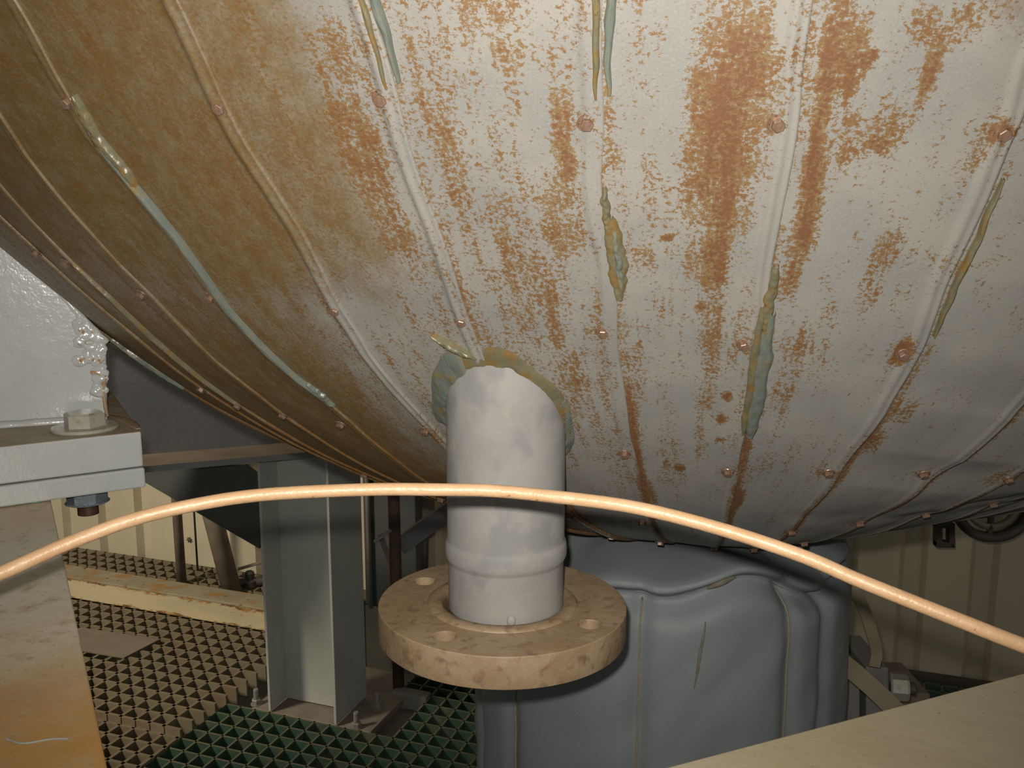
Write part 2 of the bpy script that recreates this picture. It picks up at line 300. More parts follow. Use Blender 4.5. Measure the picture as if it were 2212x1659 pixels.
BLOBS = [(-0.1518, 0.1739, 0.0264, 0.0149, 0.72), (-0.1381, 0.1821, 0.0151, 0.0048, 0.8), (-0.155, 0.1602, 0.0196, 0.0055, 0.65), (-0.0989, 0.1776, 0.0074, 0.0141, 0.95), (-0.0911, 0.1657, 0.0091, 0.0075, 0.8), (-0.0922, 0.1581, 0.0099, 0.0042, 0.55), (-0.0837, 0.1828, 0.0062, 0.0047, 0.6), (-0.076, 0.1754, 0.0108, 0.004, 0.45), (-0.0434, 0.1823, 0.0055, 0.0052, 0.95), (-0.0424, 0.1859, 0.019, 0.0019, 0.55), (-0.0305, 0.1871, 0.0187, 0.0015, 0.45), (-0.0535, 0.1774, 0.0158, 0.0028, 0.45), (-0.059, 0.175, 0.007, 0.0013, 0.7), (-0.0754, 0.1831, 0.0039, 0.0009, 0.9), (-0.0784, 0.1772, 0.0037, 0.0007, 0.9), (-0.0319, 0.1626, 0.011, 0.0038, 0.65), (-0.0356, 0.1573, 0.01, 0.0043, 0.5), (-0.1389, 0.1478, 0.0224, 0.0081, 0.45), (-0.0725, 0.1442, 0.0092, 0.0099, 0.55), (-0.0774, 0.1363, 0.0126, 0.0056, 0.45), (-0.1285, 0.1359, 0.0055, 0.0013, 1.2), (-0.1309, 0.1305, 0.0045, 0.0016, 1.2), (-0.1296, 0.125, 0.0039, 0.0009, 1.2), (-0.1593, 0.1529, 0.0036, 0.0008, 1.2), (-0.1849, 0.1628, 0.0045, 0.0004, 1.3), (0.0092, 0.1769, 0.0101, 0.0014, 0.8), (0.0095, 0.1471, 0.012, 0.0024, 0.85), (-0.2492, 0.1761, 0.0052, 0.0045, 0.6), (-0.2477, 0.1716, 0.0054, 0.0033, 0.7), (-0.2631, 0.1819, 0.0162, 0.0017, 0.45), (-0.2799, 0.1787, 0.0227, 0.0048, 0.3), (-0.2598, 0.1677, 0.0253, 0.0036, 0.45), (-0.2541, 0.1624, 0.0201, 0.004, 0.5), (-0.2862, 0.1545, 0.0225, 0.0047, 0.4), (-0.2856, 0.1483, 0.0241, 0.0044, 0.4), (-0.2655, 0.1395, 0.0175, 0.0064, 0.45), (-0.1973, 0.1693, 0.018, 0.0046, 0.3), (-0.2049, 0.1597, 0.0135, 0.0027, 0.45), (-0.3873, 0.1705, 0.0208, 0.0165, 0.5), (-0.3858, 0.1603, 0.0195, 0.0036, 0.55), (-0.3721, 0.1827, 0.0149, 0.0055, 0.45), (-0.2168, 0.1021, 0.0131, 0.0077, 0.6), (-0.0951, 0.103, 0.0086, 0.0048, 0.9), (0.0283, 0.1262, 0.0105, 0.0041, 0.7), (0.0436, 0.1343, 0.0131, 0.0034, 0.55), (0.0068, 0.161, 0.0096, 0.004, 0.35), (-0.171, 0.1149, 0.0066, 0.001, 1.1), (0.026, 0.1605, 0.0065, 0.001, 0.6)]
RINGS = (.1765, .1474, .116, .0862, .0557)
SCREWS = [(-.6235, .1761), (-.485, .1762), (-.3631, .1777), (-.2339, .176), (-.1208, .1767), (.0097, .1767),
 (-.8903, .1510), (-.8403, .1499), (-.7456, .1455), (-.6317, .1473), (-.4853, .1476), (-.3618, .1477), (-.2374, .1478), (-.1206, .147), (.0106, .1466),
 (-.9044, .1175), (-.8455, .1144), (-.7365, .1153), (-.624, .1162), (-.4822, .1191), (-.3622, .117), (-.2349, .1186), (-.1153, .1151), (.0011, .1162), (.116, .1158), (.2278, .1147),
 (-.845, .084), (-.7004, .0765), (-.485, .0835), (-.3744, .0844), (-.2394, .0859), (-.11, .0855), (.0132, .0851), (.118, .0886), (.2143, .0917),
 (-.3839, .0549), (-.2441, .0566), (-.1019, .0532), (.0, .056), (.08, .0689), (.33, .0917), (.33, .116), (.14, .147), (.26, .147), (.13, .1767)]

vessel = thing('vessel_cladding', 'large bulging vessel bottom clad in rust-streaked galvanised sheet gores with screws along the seams', 'vessel cladding', tuple(surf(0., .0001)))
def dent(an, th):
    """ slight oil-canning of the thin sheet, stronger at the lower right """
    v = Vector((an*5, th*24, 0)); d = .0012*noise.noise(v*2.2)
    k = math.exp(-((th-.125)/.02)**2)*min(max((an+.02)/.1, 0), 1)
    d -= .0042*k*max(0, math.sin((th-.112)*260+an*5.))*(.6+.4*noise.noise(v*3))
    d -= .003*math.exp(-(((th-.095)/.009)**2))*min(max((an+.08)/.12, 0), 1)*(.7+noise.noise(v*4))
    d += .0030*math.exp(-((an+.015)/.02)**2-((th-.185)/.006)**2)
    return d
def make_panel(k):
    vis = -10 <= k <= 6
    top = .30; rows = 250 if vis else 60; d_ov = .009      # overlap under the neighbour, as angle
    ths = np.concatenate([np.linspace(.012, .19, rows), np.linspace(.193, top, 14)])
    us = list(np.linspace(0, .86, 22 if vis else 8))
    # the right-hand edge carries a rolled swage and lies over the next sheet
    W_ = .122
    sw = [(.875, 0), (.89, .0001), (.902, .0006), (.915, .0015), (.93, .0020), (.945, .0017), (.958, .0009), (.97, .0007), (.985, .0008), (1.0, .0009)]
    cols = [(u, 0.) for u in us]+sw
    top_v, bot = [], []
    V = np.zeros((len(ths), len(cols), 2)); H = np.zeros((len(ths), len(cols)))
    for i, th in enumerate(ths):
        a0 = seam(k, th); a1 = seam(k+1, th); wv = .0010*math.sin(th*300+k)+.0008*noise.noise(Vector((th*160, k*3.1, 0)))
        for j, (u, h) in enumerate(cols):
            V[i, j] = (a0+(a1+wv-a0)*u - (d_ov*(1-u/.2) if u < .2 else 0), th)
            lift = .0016*max(0, (u-.7)/.3)
            gap = .0022*max(0, noise.noise(Vector((th*70, k*1.7, 5))))*max(0, (u-.9)/.1) if k < -2 else 0
            H[i, j] = h*(1.0 if k in (-3, -2, 0) else .75 if k > -4 else .3)*(1 if k < -1 else min(1, .3+.7*max(0, (th-.12)/.03)))+lift+gap+dent(V[i, j, 0], th)
    P = surf(V[..., 0], V[..., 1])+snorm(V[..., 0], V[..., 1])*H[..., None]
    nr, nc = H.shape; verts = P.reshape(-1, 3).tolist(); faces = [(i*nc+j, i*nc+j+1, (i+1)*nc+j+1, (i+1)*nc+j) for i in range(nr-1) for j in range(nc-1)]
    # turned edge of the lap: thickness down to the sheet beneath
    nn = snorm(V[:, -1, 0], V[:, -1, 1]); base = len(verts)
    E_ = P[:, -1]-nn*.0030; verts += E_.tolist()
    faces += [(i*nc+nc-1, base+i, base+i+1, (i+1)*nc+nc-1) for i in range(nr-1)]
    me = from_pydata(verts, faces); n = len(verts)
    uvl = me.uv_layers.new(name='sheet')
    r = np.linalg.norm(surf(V[..., 0], V[..., 1])-(VC-(VB-.3)*AX), axis=-1)
    U = V[..., 0]*.52+k*.37; arc = np.concatenate([[0], np.cumsum(np.linalg.norm(np.diff(P[:, nc//2], axis=0), axis=1))])
    UVc = np.stack([U, np.repeat(arc[:, None], nc, 1)], -1).reshape(-1, 2); UVc = np.concatenate([UVc, UVc.reshape(nr, nc, 2)[:, -1]])
    li = np.zeros(len(me.loops), int); me.loops.foreach_get('vertex_index', li)
    uvl.data.foreach_set('uv', UVc[li].ravel())
    # rust density and brown film, as the stains lie, plus painted contact shade at the laps
    an = np.concatenate([V[..., 0].ravel(), V[:, -1, 0]]); th = np.concatenate([V[..., 1].ravel(), V[:, -1, 1]])
    den = np.full(n, .10)
    den += .34*np.exp(-((an+.31)/.10)**2)*np.clip((th-.10)/.04, 0, 1)
    den += .22*np.clip((-.40-an)/.08, 0, 1)+.10*np.exp(-((an+.13)/.08)**2)*np.clip((th-.11)/.03, 0, 1)
    den += .12*np.exp(-((an+.23)/.12)**2)*np.clip((.135-th)/.02, 0, 1)*np.clip((th-.09)/.02, 0, 1)
    den -= .10*np.clip((an+.02)/.05, 0, 1)
    for (ba, bt, ra, rt, s) in BLOBS:
        q = ((an-ba)/ra)**2+((th-bt)/rt)**2; q2 = np.exp(-q**1.5*.9)*s*1.25
        # streak edges stop at the seams
        den = np.maximum(den, np.where(q < 6, q2+.05*np.minimum(q2*4, 1), 0))
    for (sa, st) in SCREWS:
        q = ((an-sa)*.52/.012)**2+((th-st)*4.6/.012)**2
        den = np.maximum(den, .55*np.exp(-q))
    # rust creeping along the lower ends of the seams
    for kk in (k, k+1):
        dd = np.abs(an-seam(kk, th))*.5
        den = np.maximum(den, .95*np.exp(-(dd/.0035)**2)*np.clip((.128-th)/.02, 0, 1)*(.25 < 1))
        den = np.where((kk > -6) & (dd < .007), den*np.clip(.35+dd/.011+np.clip((.13-th)/.01, 0, 1), 0, 1), den) if kk < 2 else den
    if k >= -1:  # brown rust line beside the lap, also painting in its contact shadow
        den = np.maximum(den, 1.3*np.exp(-((np.abs(an-seam(k, th))*.5-.001)/.0022)**2)*np.clip((.150-th)/.02, .5, 1))
    # the bottom ring around the pole is brown
    film = np.clip((-.47-an)/.07, 0, 1)*.22+np.clip((-.345-an)/.075, 0, 1)*.76*np.clip((th-.125)/.035, .60, 1)+np.clip((-.52-an)/.08, 0, 1)*np.clip((.15-th)/.02, 0, 1)*.22+np.clip((-.30-an)/.1, 0, 1)*np.clip((.105-th)/.02, 0, 1)*.3
    film = np.maximum(film, .75*np.clip((.066-th)/.012, 0, 1))
    film = np.maximum(film, .62*np.exp(-((an-.0)/.05)**2-((th-.19)/.006)**2)); film = np.maximum(film, .30*np.exp(-((an+.05)/.035)**2-((th-.182)/.006)**2))
    film *= 1-.35*np.exp(-((an+.46)/.05)**2-((th-.137)/.014)**2)
    for nm, arr in (('rust', den), ('film', film)):
        at = me.attributes.new(nm, 'FLOAT', 'POINT'); at.data.foreach_set('value', arr.astype(np.float32))
    o = obj('gore_panel', me, M_CLAD, vessel, True); me.polygons.foreach_set('use_smooth', [True]*len(me.polygons))
    return o
for k in range(-12, 9): make_panel(k)
# the plain rest of the vessel, behind
def rear_shell():
    ans = np.linspace(.825, 2*PI-1.62, 60); ths = np.concatenate([np.linspace(.012, .2, 40), np.linspace(.21, .30, 10)])
    A, T = np.meshgrid(ans, ths); P = surf(A, T)
    nr, nc = A.shape; me = from_pydata(P.reshape(-1, 3).tolist(), [(i*nc+j, i*nc+j+1, (i+1)*nc+j+1, (i+1)*nc+j) for i in range(nr-1) for j in range(nc-1)])
    uv = me.uv_layers.new(name='sheet'); li = np.zeros(len(me.loops), int); me.loops.foreach_get('vertex_index', li)
    uv.data.foreach_set('uv', np.stack([A*.5, T*5], -1).reshape(-1, 2)[li].ravel())
    for nm, v in (('rust', .2), ('film', .3)):
        at = me.attributes.new(nm, 'FLOAT', 'POINT'); at.data.foreach_set('value', np.full(len(P.reshape(-1, 3)), v, np.float32))
    obj('rear_shell', me, M_CLAD, vessel, True)
rear_shell()
cap = bmesh.new(); cpts = [cap.verts.new(surf(a, .0135)) for a in np.linspace(0, 2*PI, 48, endpoint=False)]; cap.faces.new(cpts)
obj('centre_disc', cap, M_DUSTP, vessel)
# screws
smeshes = []
for r in range(3):
    bm = hexhead((0, 0, 0), (0, 0, 1), .0031, .0026, .0047, .0009, rot=r*.35)
    me = bpy.data.meshes.new('screw'); bm.to_mesh(me); bm.free(); me.materials.append(M_SCREW); smeshes.append(me)
for i, (a, t) in enumerate(SCREWS):
    p = surf(a, t); n = snorm(np.array(a), np.array(t)); h = .0008+dent(a, t)
    o = bpy.data.objects.new('screw', smeshes[i % 3]); COL.objects.link(o); o.parent = vessel
    o.matrix_parent_inverse = Matrix.Translation(vessel.location).inverted()
    o.location = p+n*h; o.rotation_euler = Vector(n).to_track_quat('Z', 'Y').to_euler()
    s = 1.15 if t > .16 else 1.05; o.scale = (s, s, s)
# sealant smears along seams: (seam, th from, th to, offset, widths)
def ribbon(path, widths, hgt, m, name, parent, seed=0, label=None):
    """ path: list of (an, th) ; widths in metres ; a flattened lumpy bead lying on the sheet """
    n = len(path); P = np.array([surf(a, t) for a, t in path]); Nn = np.array([snorm(np.array(a), np.array(t)) for a, t in path])
    T = np.gradient(P, axis=0); T /= np.linalg.norm(T, axis=1, keepdims=True); B = np.cross(Nn, T)
    K = 9; verts = []; faces = []
    for i in range(n):
        w = widths[i]*.5*(1+.28*noise.noise(Vector((i*.21, seed*7.7, 0)))); off = .0012*noise.noise(Vector((i*.13, seed*3.3, 9)))
        for j in range(K):
            u = -1+2*j/(K-1); z = hgt*(max(0, 1-u*u))**.6*(1+.45*noise.noise(Vector((i*.25, j*.8, seed*5.1))))
            z = z*min(1, widths[i]/.004)
            q = P[i]+B[i]*(u*w+off)+Nn[i]*(z+.0012+(.0012 if 0 < j < K-1 else -.0014)); verts.append(q)
    for i in range(n-1):
        for j in range(K-1): faces.append((i*K+j, i*K+j+1, (i+1)*K+j+1, (i+1)*K+j))
    o = obj(name, from_pydata(verts, faces), m, parent, True)
    if label: o['label'] = label
    return o
def smear(k, t0, t1, wmax, off, m, seed, hgt=.0022, label=None):
    n = 60; ts = np.linspace(t0, t1, n); path = [(float(seam(k, t))+off/.5, float(t)) for t in ts]
    ribbon(path, [max(.0006, wmax*math.sin(PI*min(max(i/(n-1), .02), .98))**.34) for i in range(n)], hgt, m, 'sealant_bead', vessel, seed, label)
smear(-1, .200, .1788, .0040, -.0022, M_SEAL, 1, label='yellowed sealant bead on a lap edge')
smear(-1, .200, .1795, .0050, .0020, M_SEAL_BLUE, 2)
smear(0, .200, .1785, .0050, -.0020, M_SEAL, 3, label='yellowed sealant bead on a lap edge')
smear(0, .200, .1790, .0055, .0016, M_SEAL_BLUE, 4)
smear(0, .1690, .1630, .0050, .0002, M_SEAL, 5)
smear(0, .1655, .1538, .0125, .0012, M_SEAL, 6, .0016, 'wide green-grey sealant patch')
smear(0, .1640, .1545, .0052, .0022, M_SEAL_BLUE, 7, .0034)
smear(-3, .1770, .1655, .0075, .0020, M_SEAL, 8)
smear(-3, .1740, .1245, .0058, .0010, M_SEAL_BLUE, 9, .0026, 'long pale blue-green sealant strip')
smear(-5, .150, .1145, .0030, .0000, M_SEAL, 10)
smear(1, .1600, .1490, .0075, .0012, M_SEAL, 11)
smear(1, .1530, .1270, .0120, .0026, M_SEAL_BLUE, 12, .0026, 'broad grey-green sealant smear')
smear(1, .1540, .1275, .0070, -.0010, M_SEAL, 13, .0020)
smear(2, .1720, .1500, .0032, .0026, M_SEAL, 14)
smear(-3, .1290, .1230, .0060, .0022, M_SEAL_BLUE, 15, .0014)

smear(-7, .1270, .1120, .0030, .0020, M_SEAL_BLUE, 16)

# ------------------------------------------------------------ nozzle with loose-looking flange
NS = .968; NX, NY = -.0046*NS, .6762*NS; FC = Vector((-.00729*NS, .67616*NS, 1.04-.28307*NS)); FN = Vector((.01512, .0052, 1)).normalized()
nozzle = thing('flanged_nozzle', 'galvanised stub pipe under the vessel with a round rusty four-hole flange at its end', 'pipe nozzle', (NX, NY, 1.04-.34*NS))
def pipe_mesh():
    seg = 96; zs = [.7345, .740, .7915, .7930, .7945, .7970, .8010, .8045, .8070, .8082, .810]; zs = [1.04+(z-1.04)*NS for z in zs]; rs = [.0437, .0440, .0440, .0443, .0454, .0463, .0465, .0462, .0458, .0448, .0445]; rs = [r*NS for r in rs]
    bm = bmesh.new(); rings = []
    def row(r, zf): return [bm.verts.new((NX+r*math.cos(2*PI*k/seg), NY+r*math.sin(2*PI*k/seg), zf(k))) for k in range(seg)]
    for z, r in zip(zs, rs):
        wob = lambda k, z=z: z+(.0004*noise.noise(Vector((math.cos(2*PI*k/seg)*1.5, math.sin(2*PI*k/seg)*1.5, 3))) if .79 < 1.04+(z-1.04)/NS < .8085 else 0)
        rings.append(row(r, wob))
    topz = []
    for k in range(seg):
        x = NX+.0445*NS*math.cos(2*PI*k/seg); y = NY+.0445*NS*math.sin(2*PI*k/seg); z = .80
        while not inside(np.array([x, y, z])) and z < 1.2: z += .001
        topz.append(z)
    for s in (.25, .5, .75, 1.0): rings.append(row(.0445*NS, lambda k, s=s: zs[-1]+(topz[k]+.035-zs[-1])*s))
    for a, b in zip(rings, rings[1:]):
        for k in range(seg): bm.faces.new((a[k], a[(k+1) % seg], b[(k+1) % seg], b[k]))
    # inner wall at the open foot
    inn = row(.0395*NS, lambda k: zs[0]); inn2 = row(.0395*NS, lambda k: .82)
    for A, B in ((inn, rings[0]), (inn2, inn)):
        for k in range(seg): bm.faces.new((A[k], A[(k+1) % seg], B[(k+1) % seg], B[k]))
    bm.faces.new(inn2)
    bmesh.ops.recalc_face_normals(bm, faces=bm.faces[:])
    return bm, topz
bm, TOPZ = pipe_mesh(); pipe = obj('stub_pipe', bm, M_PIPE, nozzle, True)
wp = Vector((NX+.0443*NS*math.cos(-1.48), NY+.0443*NS*math.sin(-1.48), 1.04-.2795*NS))   # small weld dab near the foot
bm = bmesh.new(); bmesh.ops.create_icosphere(bm, subdivisions=3, radius=.0032, matrix=Matrix.Translation(wp)@Matrix.Diagonal((1, .6, 1.3, 1)))
obj('weld_dab', bm, M_PIPE, pipe, True)
bm = bmesh.new(); bmesh.ops.create_icosphere(bm, subdivisions=2, radius=.0030, matrix=Matrix.Translation(wp+Vector((.0008, -.0002, -.0042)))@Matrix.Diagonal((.75, .35, 1.4, 1)))
tag(obj('rust_run', bm, M_FLANGE, pipe, True), label='brown rust run below the weld dab')
def flange():
    cu = bpy.data.curves.new('c', 'CURVE'); cu.dimensions = '2D'; cu.fill_mode = 'BOTH'
    def circ(cx, cy, r, n):
        sp = cu.splines.new('POLY'); sp.points.add(n-1); sp.use_cyclic_u = True
        for i in range(n): sp.points[i].co = (cx+r*math.cos(2*PI*i/n), cy+r*math.sin(2*PI*i/n), 0, 1)
    circ(0, 0, .0942, 180); circ(0, 0, .0466, 96)
    for k in range(4):
        a = math.radians(147.95)+k*PI/2; circ(.0751*math.cos(a), .0751*math.sin(a), .0091, 32)
    cu.extrude = .0112; cu.bevel_depth = .0008; cu.bevel_resolution = 2
    t = bpy.data.objects.new('t', cu); COL.objects.link(t)
    me = bpy.data.meshes.new_from_object(t.evaluated_get(bpy.context.evaluated_depsgraph_get()))
    bpy.data.objects.remove(t)
    q = FN.to_track_quat('Z', 'X'); xa = Vector((0, 1, 0)).cross(FN).normalized(); ya = FN.cross(xa)
    R = Matrix((xa, ya, FN)).transposed().to_4x4()
    me.transform(Matrix.Translation(FC-FN*.012*NS)@R@Matrix.Scale(NS, 4)); me.materials.clear(); me.materials.append(M_FLANGE)
    f = obj('flange', me, M_FLANGE, nozzle)
    # low raised ring around the pipe
    ring = lathe([(r*NS, z*NS) for r, z in ((.0466, -.002), (.0466, .0006), (.0475, .0016), (.053, .0019), (.0562, .0014), (.0578, .0002), (.0578, -.002))], FC, FN, 96)
    obj('raised_ring', ring, M_FLANGE, f, True)
    for k in range(4):                       # bright worn sleeves of the bolt holes
        a = math.radians(147.95)+k*PI/2; c = FC+R.to_3x3()@Vector((.0751*NS*math.cos(a), .0751*NS*math.sin(a), 0))
        obj('bolt_hole', lathe([(r*NS, z*NS) for r, z in ((.0091, -.023), (.0091, -.0006), (.0086, -.0012), (.0083, -.012), (.0086, -.022))], c, FN, 32, closed=True), M_HOLE, f, True)
flange()
# sealant smeared around the pipe where it enters the sheet
def collar(phi0, phi1, r0, r1, hgt, m, seed, name='sealant_collar', lift=0.0):
    n = 90; K = 8; verts = []; faces = []
    for i in range(n):
        ph = phi0+(phi1-phi0)*i/(n-1); fade = min(1, min(i, n-1-i)/6+.15)
        ci = np.array([math.cos(ph), math.sin(ph)])
        for j in range(K):
            u = j/(K-1); r = .0446*NS+r0+(r1*fade*(1+.5*noise.noise(Vector((ph*2.2, seed*3, 0))))-r0)*u
            x, y = NX+r*ci[0], NY+r*ci[1]; z = .80
            while not inside(np.array([x, y, z])) and z < 1.2: z += .0008
            h = hgt*fade*(1-u)**.7*(1+.5*noise.noise(Vector((ph*5, u*2, seed))))+(.0010 if u < 1 else -.001)+lift
            verts.append((x, y, z-h))
        # foot on the pipe
        x, y = NX+.0444*NS*ci[0], NY+.0444*NS*ci[1]
    for i in range(n-1):
        for j in range(K-1): faces.append((i*K+j, i*K+j+1, (i+1)*K+j+1, (i+1)*K+j))
    return obj(name, from_pydata(verts, faces), m, nozzle, True)
collar(math.radians(-215), math.radians(45), 0, .0060, .0042, M_SEAL, 1)
tag(collar(math.radians(-205), math.radians(-125), 0, .0105, .0060, M_SEAL_BLUE, 2), label='grey-blue sealant patch on the left of the pipe')
tag(collar(math.radians(-38), math.radians(20), 0, .0075, .0045, M_SEAL_BLUE, 3), label='grey-blue sealant patch on the right of the pipe')
ribbon([(-.397+.0011*i, .1446-.00012*i) for i in range(34)], [.001+.005*math.sin(PI*min(.97, (i+1)/34)) for i in range(34)], .003, M_SEAL, 'sealant_flap', nozzle, 21, 'ochre flap of old sealant at the pipe joint')

# ------------------------------------------------------------ cable across the foreground
cpx = [(-900, 1680, .36), (-450, 1430, .38), (-130, 1288, .405), (0, 1239, .418), (145, 1175, .435), (289, 1122, .45), (434, 1088, .462), (579, 1068, .470), (799, 1057.5, .476), (963, 1058, .477), (1060, 1060, .476),
       (1180, 1071, .472), (1364, 1095, .462), (1547, 1140, .45), (1731, 1200.5, .437), (1860, 1255.6, .428), (2067, 1338, .413), (2212, 1395, .405), (2380, 1456, .395), (2800, 1590, .375), (3300, 1700, .36)]
bm = tube(spline([DP(*c) for c in cpx], 14), .00335, 16)
tag(obj('cable', bm, M_CABLE, None, True), 'thin tan coated cable arching across the foreground in front of the stub pipe', 'cable')

# ------------------------------------------------------------ near support: gusset plate, base plates, bolt, beams
dA = Vector((math.sin(math.radians(67)), math.cos(math.radians(67)), 0)); dB = Vector((-dA.y, dA.x, 0))
ZT = .876                                    # top of the upper plate
fr = FP(305, 932, ZT); 
sup = thing('support_bracket', 'glossy grey-white painted vessel support gusset welded on stacked base plates', 'support bracket', tuple(fr))
def with_rust(me_or_bm, fn, name, m, parent, smooth=False):
    o = obj(name, me_or_bm, m, parent, smooth); me = o.data
    at = me.attributes.new('rust', 'FLOAT', 'POINT')
    at.data.foreach_set('value', [fn(v.co) for v in me.vertices]); return o
# upper plate outline seen from above
fl_ = FP(-60, 972, ZT); bk = FP(236, 838, ZT); bl = bk+(fl_-fr)
th_up = .0295
bm = prism([fr, bk, bl, fl_], (0, 0, -th_up)); bevel(bm, .0015)
for f in bm.faces:
    if f.normal.z > .9: f.material_index = 1
up_pl = with_rust(bm, lambda c: 0., 'upper_base_plate', M_WHITE, sup); up_pl.data.materials.append(M_DUST)
o2 = Vector((.0020, -.0028, 0)); z2 = ZT-th_up-.0006
lo = [Vector((p.x, p.y, z2))+o2 for p in (fr, bk, bl, fl_)]
bm = prism(lo, (0, 0, -.0165)); bevel(bm, .0015); with_rust(bm, lambda c: 0., 'lower_base_plate', M_WHITE, sup)
ZB = z2-.0165-.0006
# thin shim lip at left over the beam
# thin painted packing under the left end of the plates
pk = FP(112, 1064, ZB+.0006)
with_rust(bevel(obox(Vector((pk.x, pk.y, ZB+.0004))-dA*.005, dA*-.25, dB*.03, (0, 0, -.0052)), .001), lambda c: 0., 'packing_strip', M_WHITE, sup)
# gusset
gcorner = FP(232, 906, ZT); gn = (dB.x, dB.y)
def GP(x, y): return VP(x, y, gcorner, gn)
edge = [(229, 737), (200, 708), (175, 683), (150, 655), (120, 622), (90, 592), (60, 562), (30, 534), (0, 507), (-60, 450), (-120, 380)]
outl = [GP(232, 908)]+[GP(*e) for e in edge]+[GP(-140, 600), GP(-140, 912)]
outl[0].z = ZT-.001; outl[-1].z = ZT-.001
def gusset():
    # a fine grid on the front face so that the lumpy weld corner is real relief
    bm = prism(outl, Vector(dB)*.016); bevel(bm, .0018)
    return bm
gus = with_rust(gusset(), lambda c: 0., 'gusset_plate', M_WHITE, sup)
# lumpy old weld metal at the corner, painted over
bm = bmesh.new(); rnd = random.Random(8)
for i in range(120):
    if i < 85:
        t = rnd.random(); y = 655+t*130; x = 224-55*rnd.random()**.8
    else:
        y = 760+rnd.random()*90; x = 206+rnd.random()*20
    if y < 742-(229-x)*1.0: y = 742-(229-x)+rnd.random()*20
    p = GP(x, y)-Vector(dB)*.0002; r = .0018+.0030*rnd.random()
    bmesh.ops.create_icosphere(bm, subdivisions=2, radius=r, matrix=Matrix.Translation(p)@Matrix.Rotation(math.atan2(dA.y, dA.x), 4, 'Z')@Matrix.Diagonal((1.3, .42, .9, 1)))
for v in bm.verts: v.co += Vector(dB)*-.0012*noise.noise(v.co*260)
lw = obj('lumpy_weld', bm, None); md = lw.modifiers.new('r', 'REMESH'); md.mode = 'VOXEL'; md.voxel_size = .0006
md = lw.modifiers.new('s', 'SMOOTH'); md.iterations = 3
me = bpy.data.meshes.new_from_object(lw.evaluated_get(bpy.context.evaluated_depsgraph_get())); bpy.data.objects.remove(lw); me.materials.clear()
with_rust(me, lambda c: .38, 'lumpy_weld', M_WHITE, gus, True)
# weld beads along shell edge and foot
def bead(pts, r, seed):
    P = spline(pts, 10); return tube(P, [r*(1+.22*noise.noise(Vector((i*.5, seed, 0)))) for i in range(len(P))], 8)
with_rust(bead([GP(x+2, y+4)-Vector(dB)*-.002 for x, y in edge[::2]], .0032, 1), lambda c: .0, 'shell_weld', M_WHITE, gus, True)
q0, q1 = GP(228, 905), GP(-120, 915); q0.z = q1.z = ZT+.001
with_rust(bead([q0-dB*.001, (q0+q1)/2-dB*.001, q1-dB*.001], .0042, 2), lambda c: 0., 'foot_weld', M_WHITE, gus, True)
# rust run down the gusset's edge and over the plate
bm = bead([GP(228, 810), GP(224, 845), GP(228, 880), GP(232, 900)], .0017, 5)
tag(obj('rust_run', bm, M_FLANGE, gus, True), label='orange rust run down the gusset edge')
e0, e1 = FP(236, 898, ZT), FP(300, 928, ZT)
bm = tube(spline([e0, e0.lerp(e1, .5)+Vector((0, .006, 0)), e1], 8), [.002+.0035*math.sin(i/16*PI) for i in range(17)], 8)
for v in bm.verts: v.co.z = ZT+(v.co.z-ZT)*.12+.0004
tag(obj('rust_stain', bm, M_FLANGE, up_pl, True), label='orange rust stain on the plate corner')
# bolt through the plates
bc = FP(184, 927, ZT); 
bolt = thing('hex_bolt', 'painted hex head bolt with a wide washer clamping the grey-white base plates, nut underneath', 'bolt', tuple(bc))
obj('washer', lathe([(.004, 0), (.0255, 0), (.0262, .0008), (.0262, .0022), (.0255, .0030), (.004, .0030)], bc, (0, 0, 1), 40), M_BOLT, bolt, False)
obj('bolt_head', hexhead(bc+Vector((0, 0, .003)), (0, 0, 1), .0163, .0118, rot=math.radians(8)), M_BOLT, bolt)
nc_ = Vector((bc.x, bc.y, ZB-.0145)); nc_ = FP(187, 1072, ZB-.0145)
nc_.x, nc_.y = bc.x+.001, bc.y-.008
obj('nut', hexhead(Vector((nc_.x, nc_.y, ZB-.0135)), (0, 0, 1), .0160, .0132, .0175, .002, rot=math.radians(18)), M_NUT, bolt)
tp = []
for i in range(44): tp.append((.0083 if i % 2 else .0074, ZB-.0235+i*.0003))
obj('threaded_end', lathe(tp, (nc_.x, nc_.y, 0), (0, 0, 1), 24), M_THREAD, bolt, True)
# the beam that runs toward the camera under the plates (its top seen)
ed0, ed1 = FP(106, 1062, ZB), FP(232, 1659, ZB); dirn = (ed1-ed0).normalized(); wdt = Vector((dirn.y, -dirn.x, 0))
if wdt.x > 0: wdt = -wdt
A0 = ed0-dirn*.22; A1 = ed1+dirn*.20
bt = thing('steel_beam', 'tan painted beam at lower left whose top browns to orange, under the grey-white base plates', 'steel beam', tuple(ed0))
bm = obox(A0, A1-A0, wdt*.20, (0, 0, -.013)); bevel(bm, .001)
me_o = obj('top_flange', bm, M_LBEAM, bt)
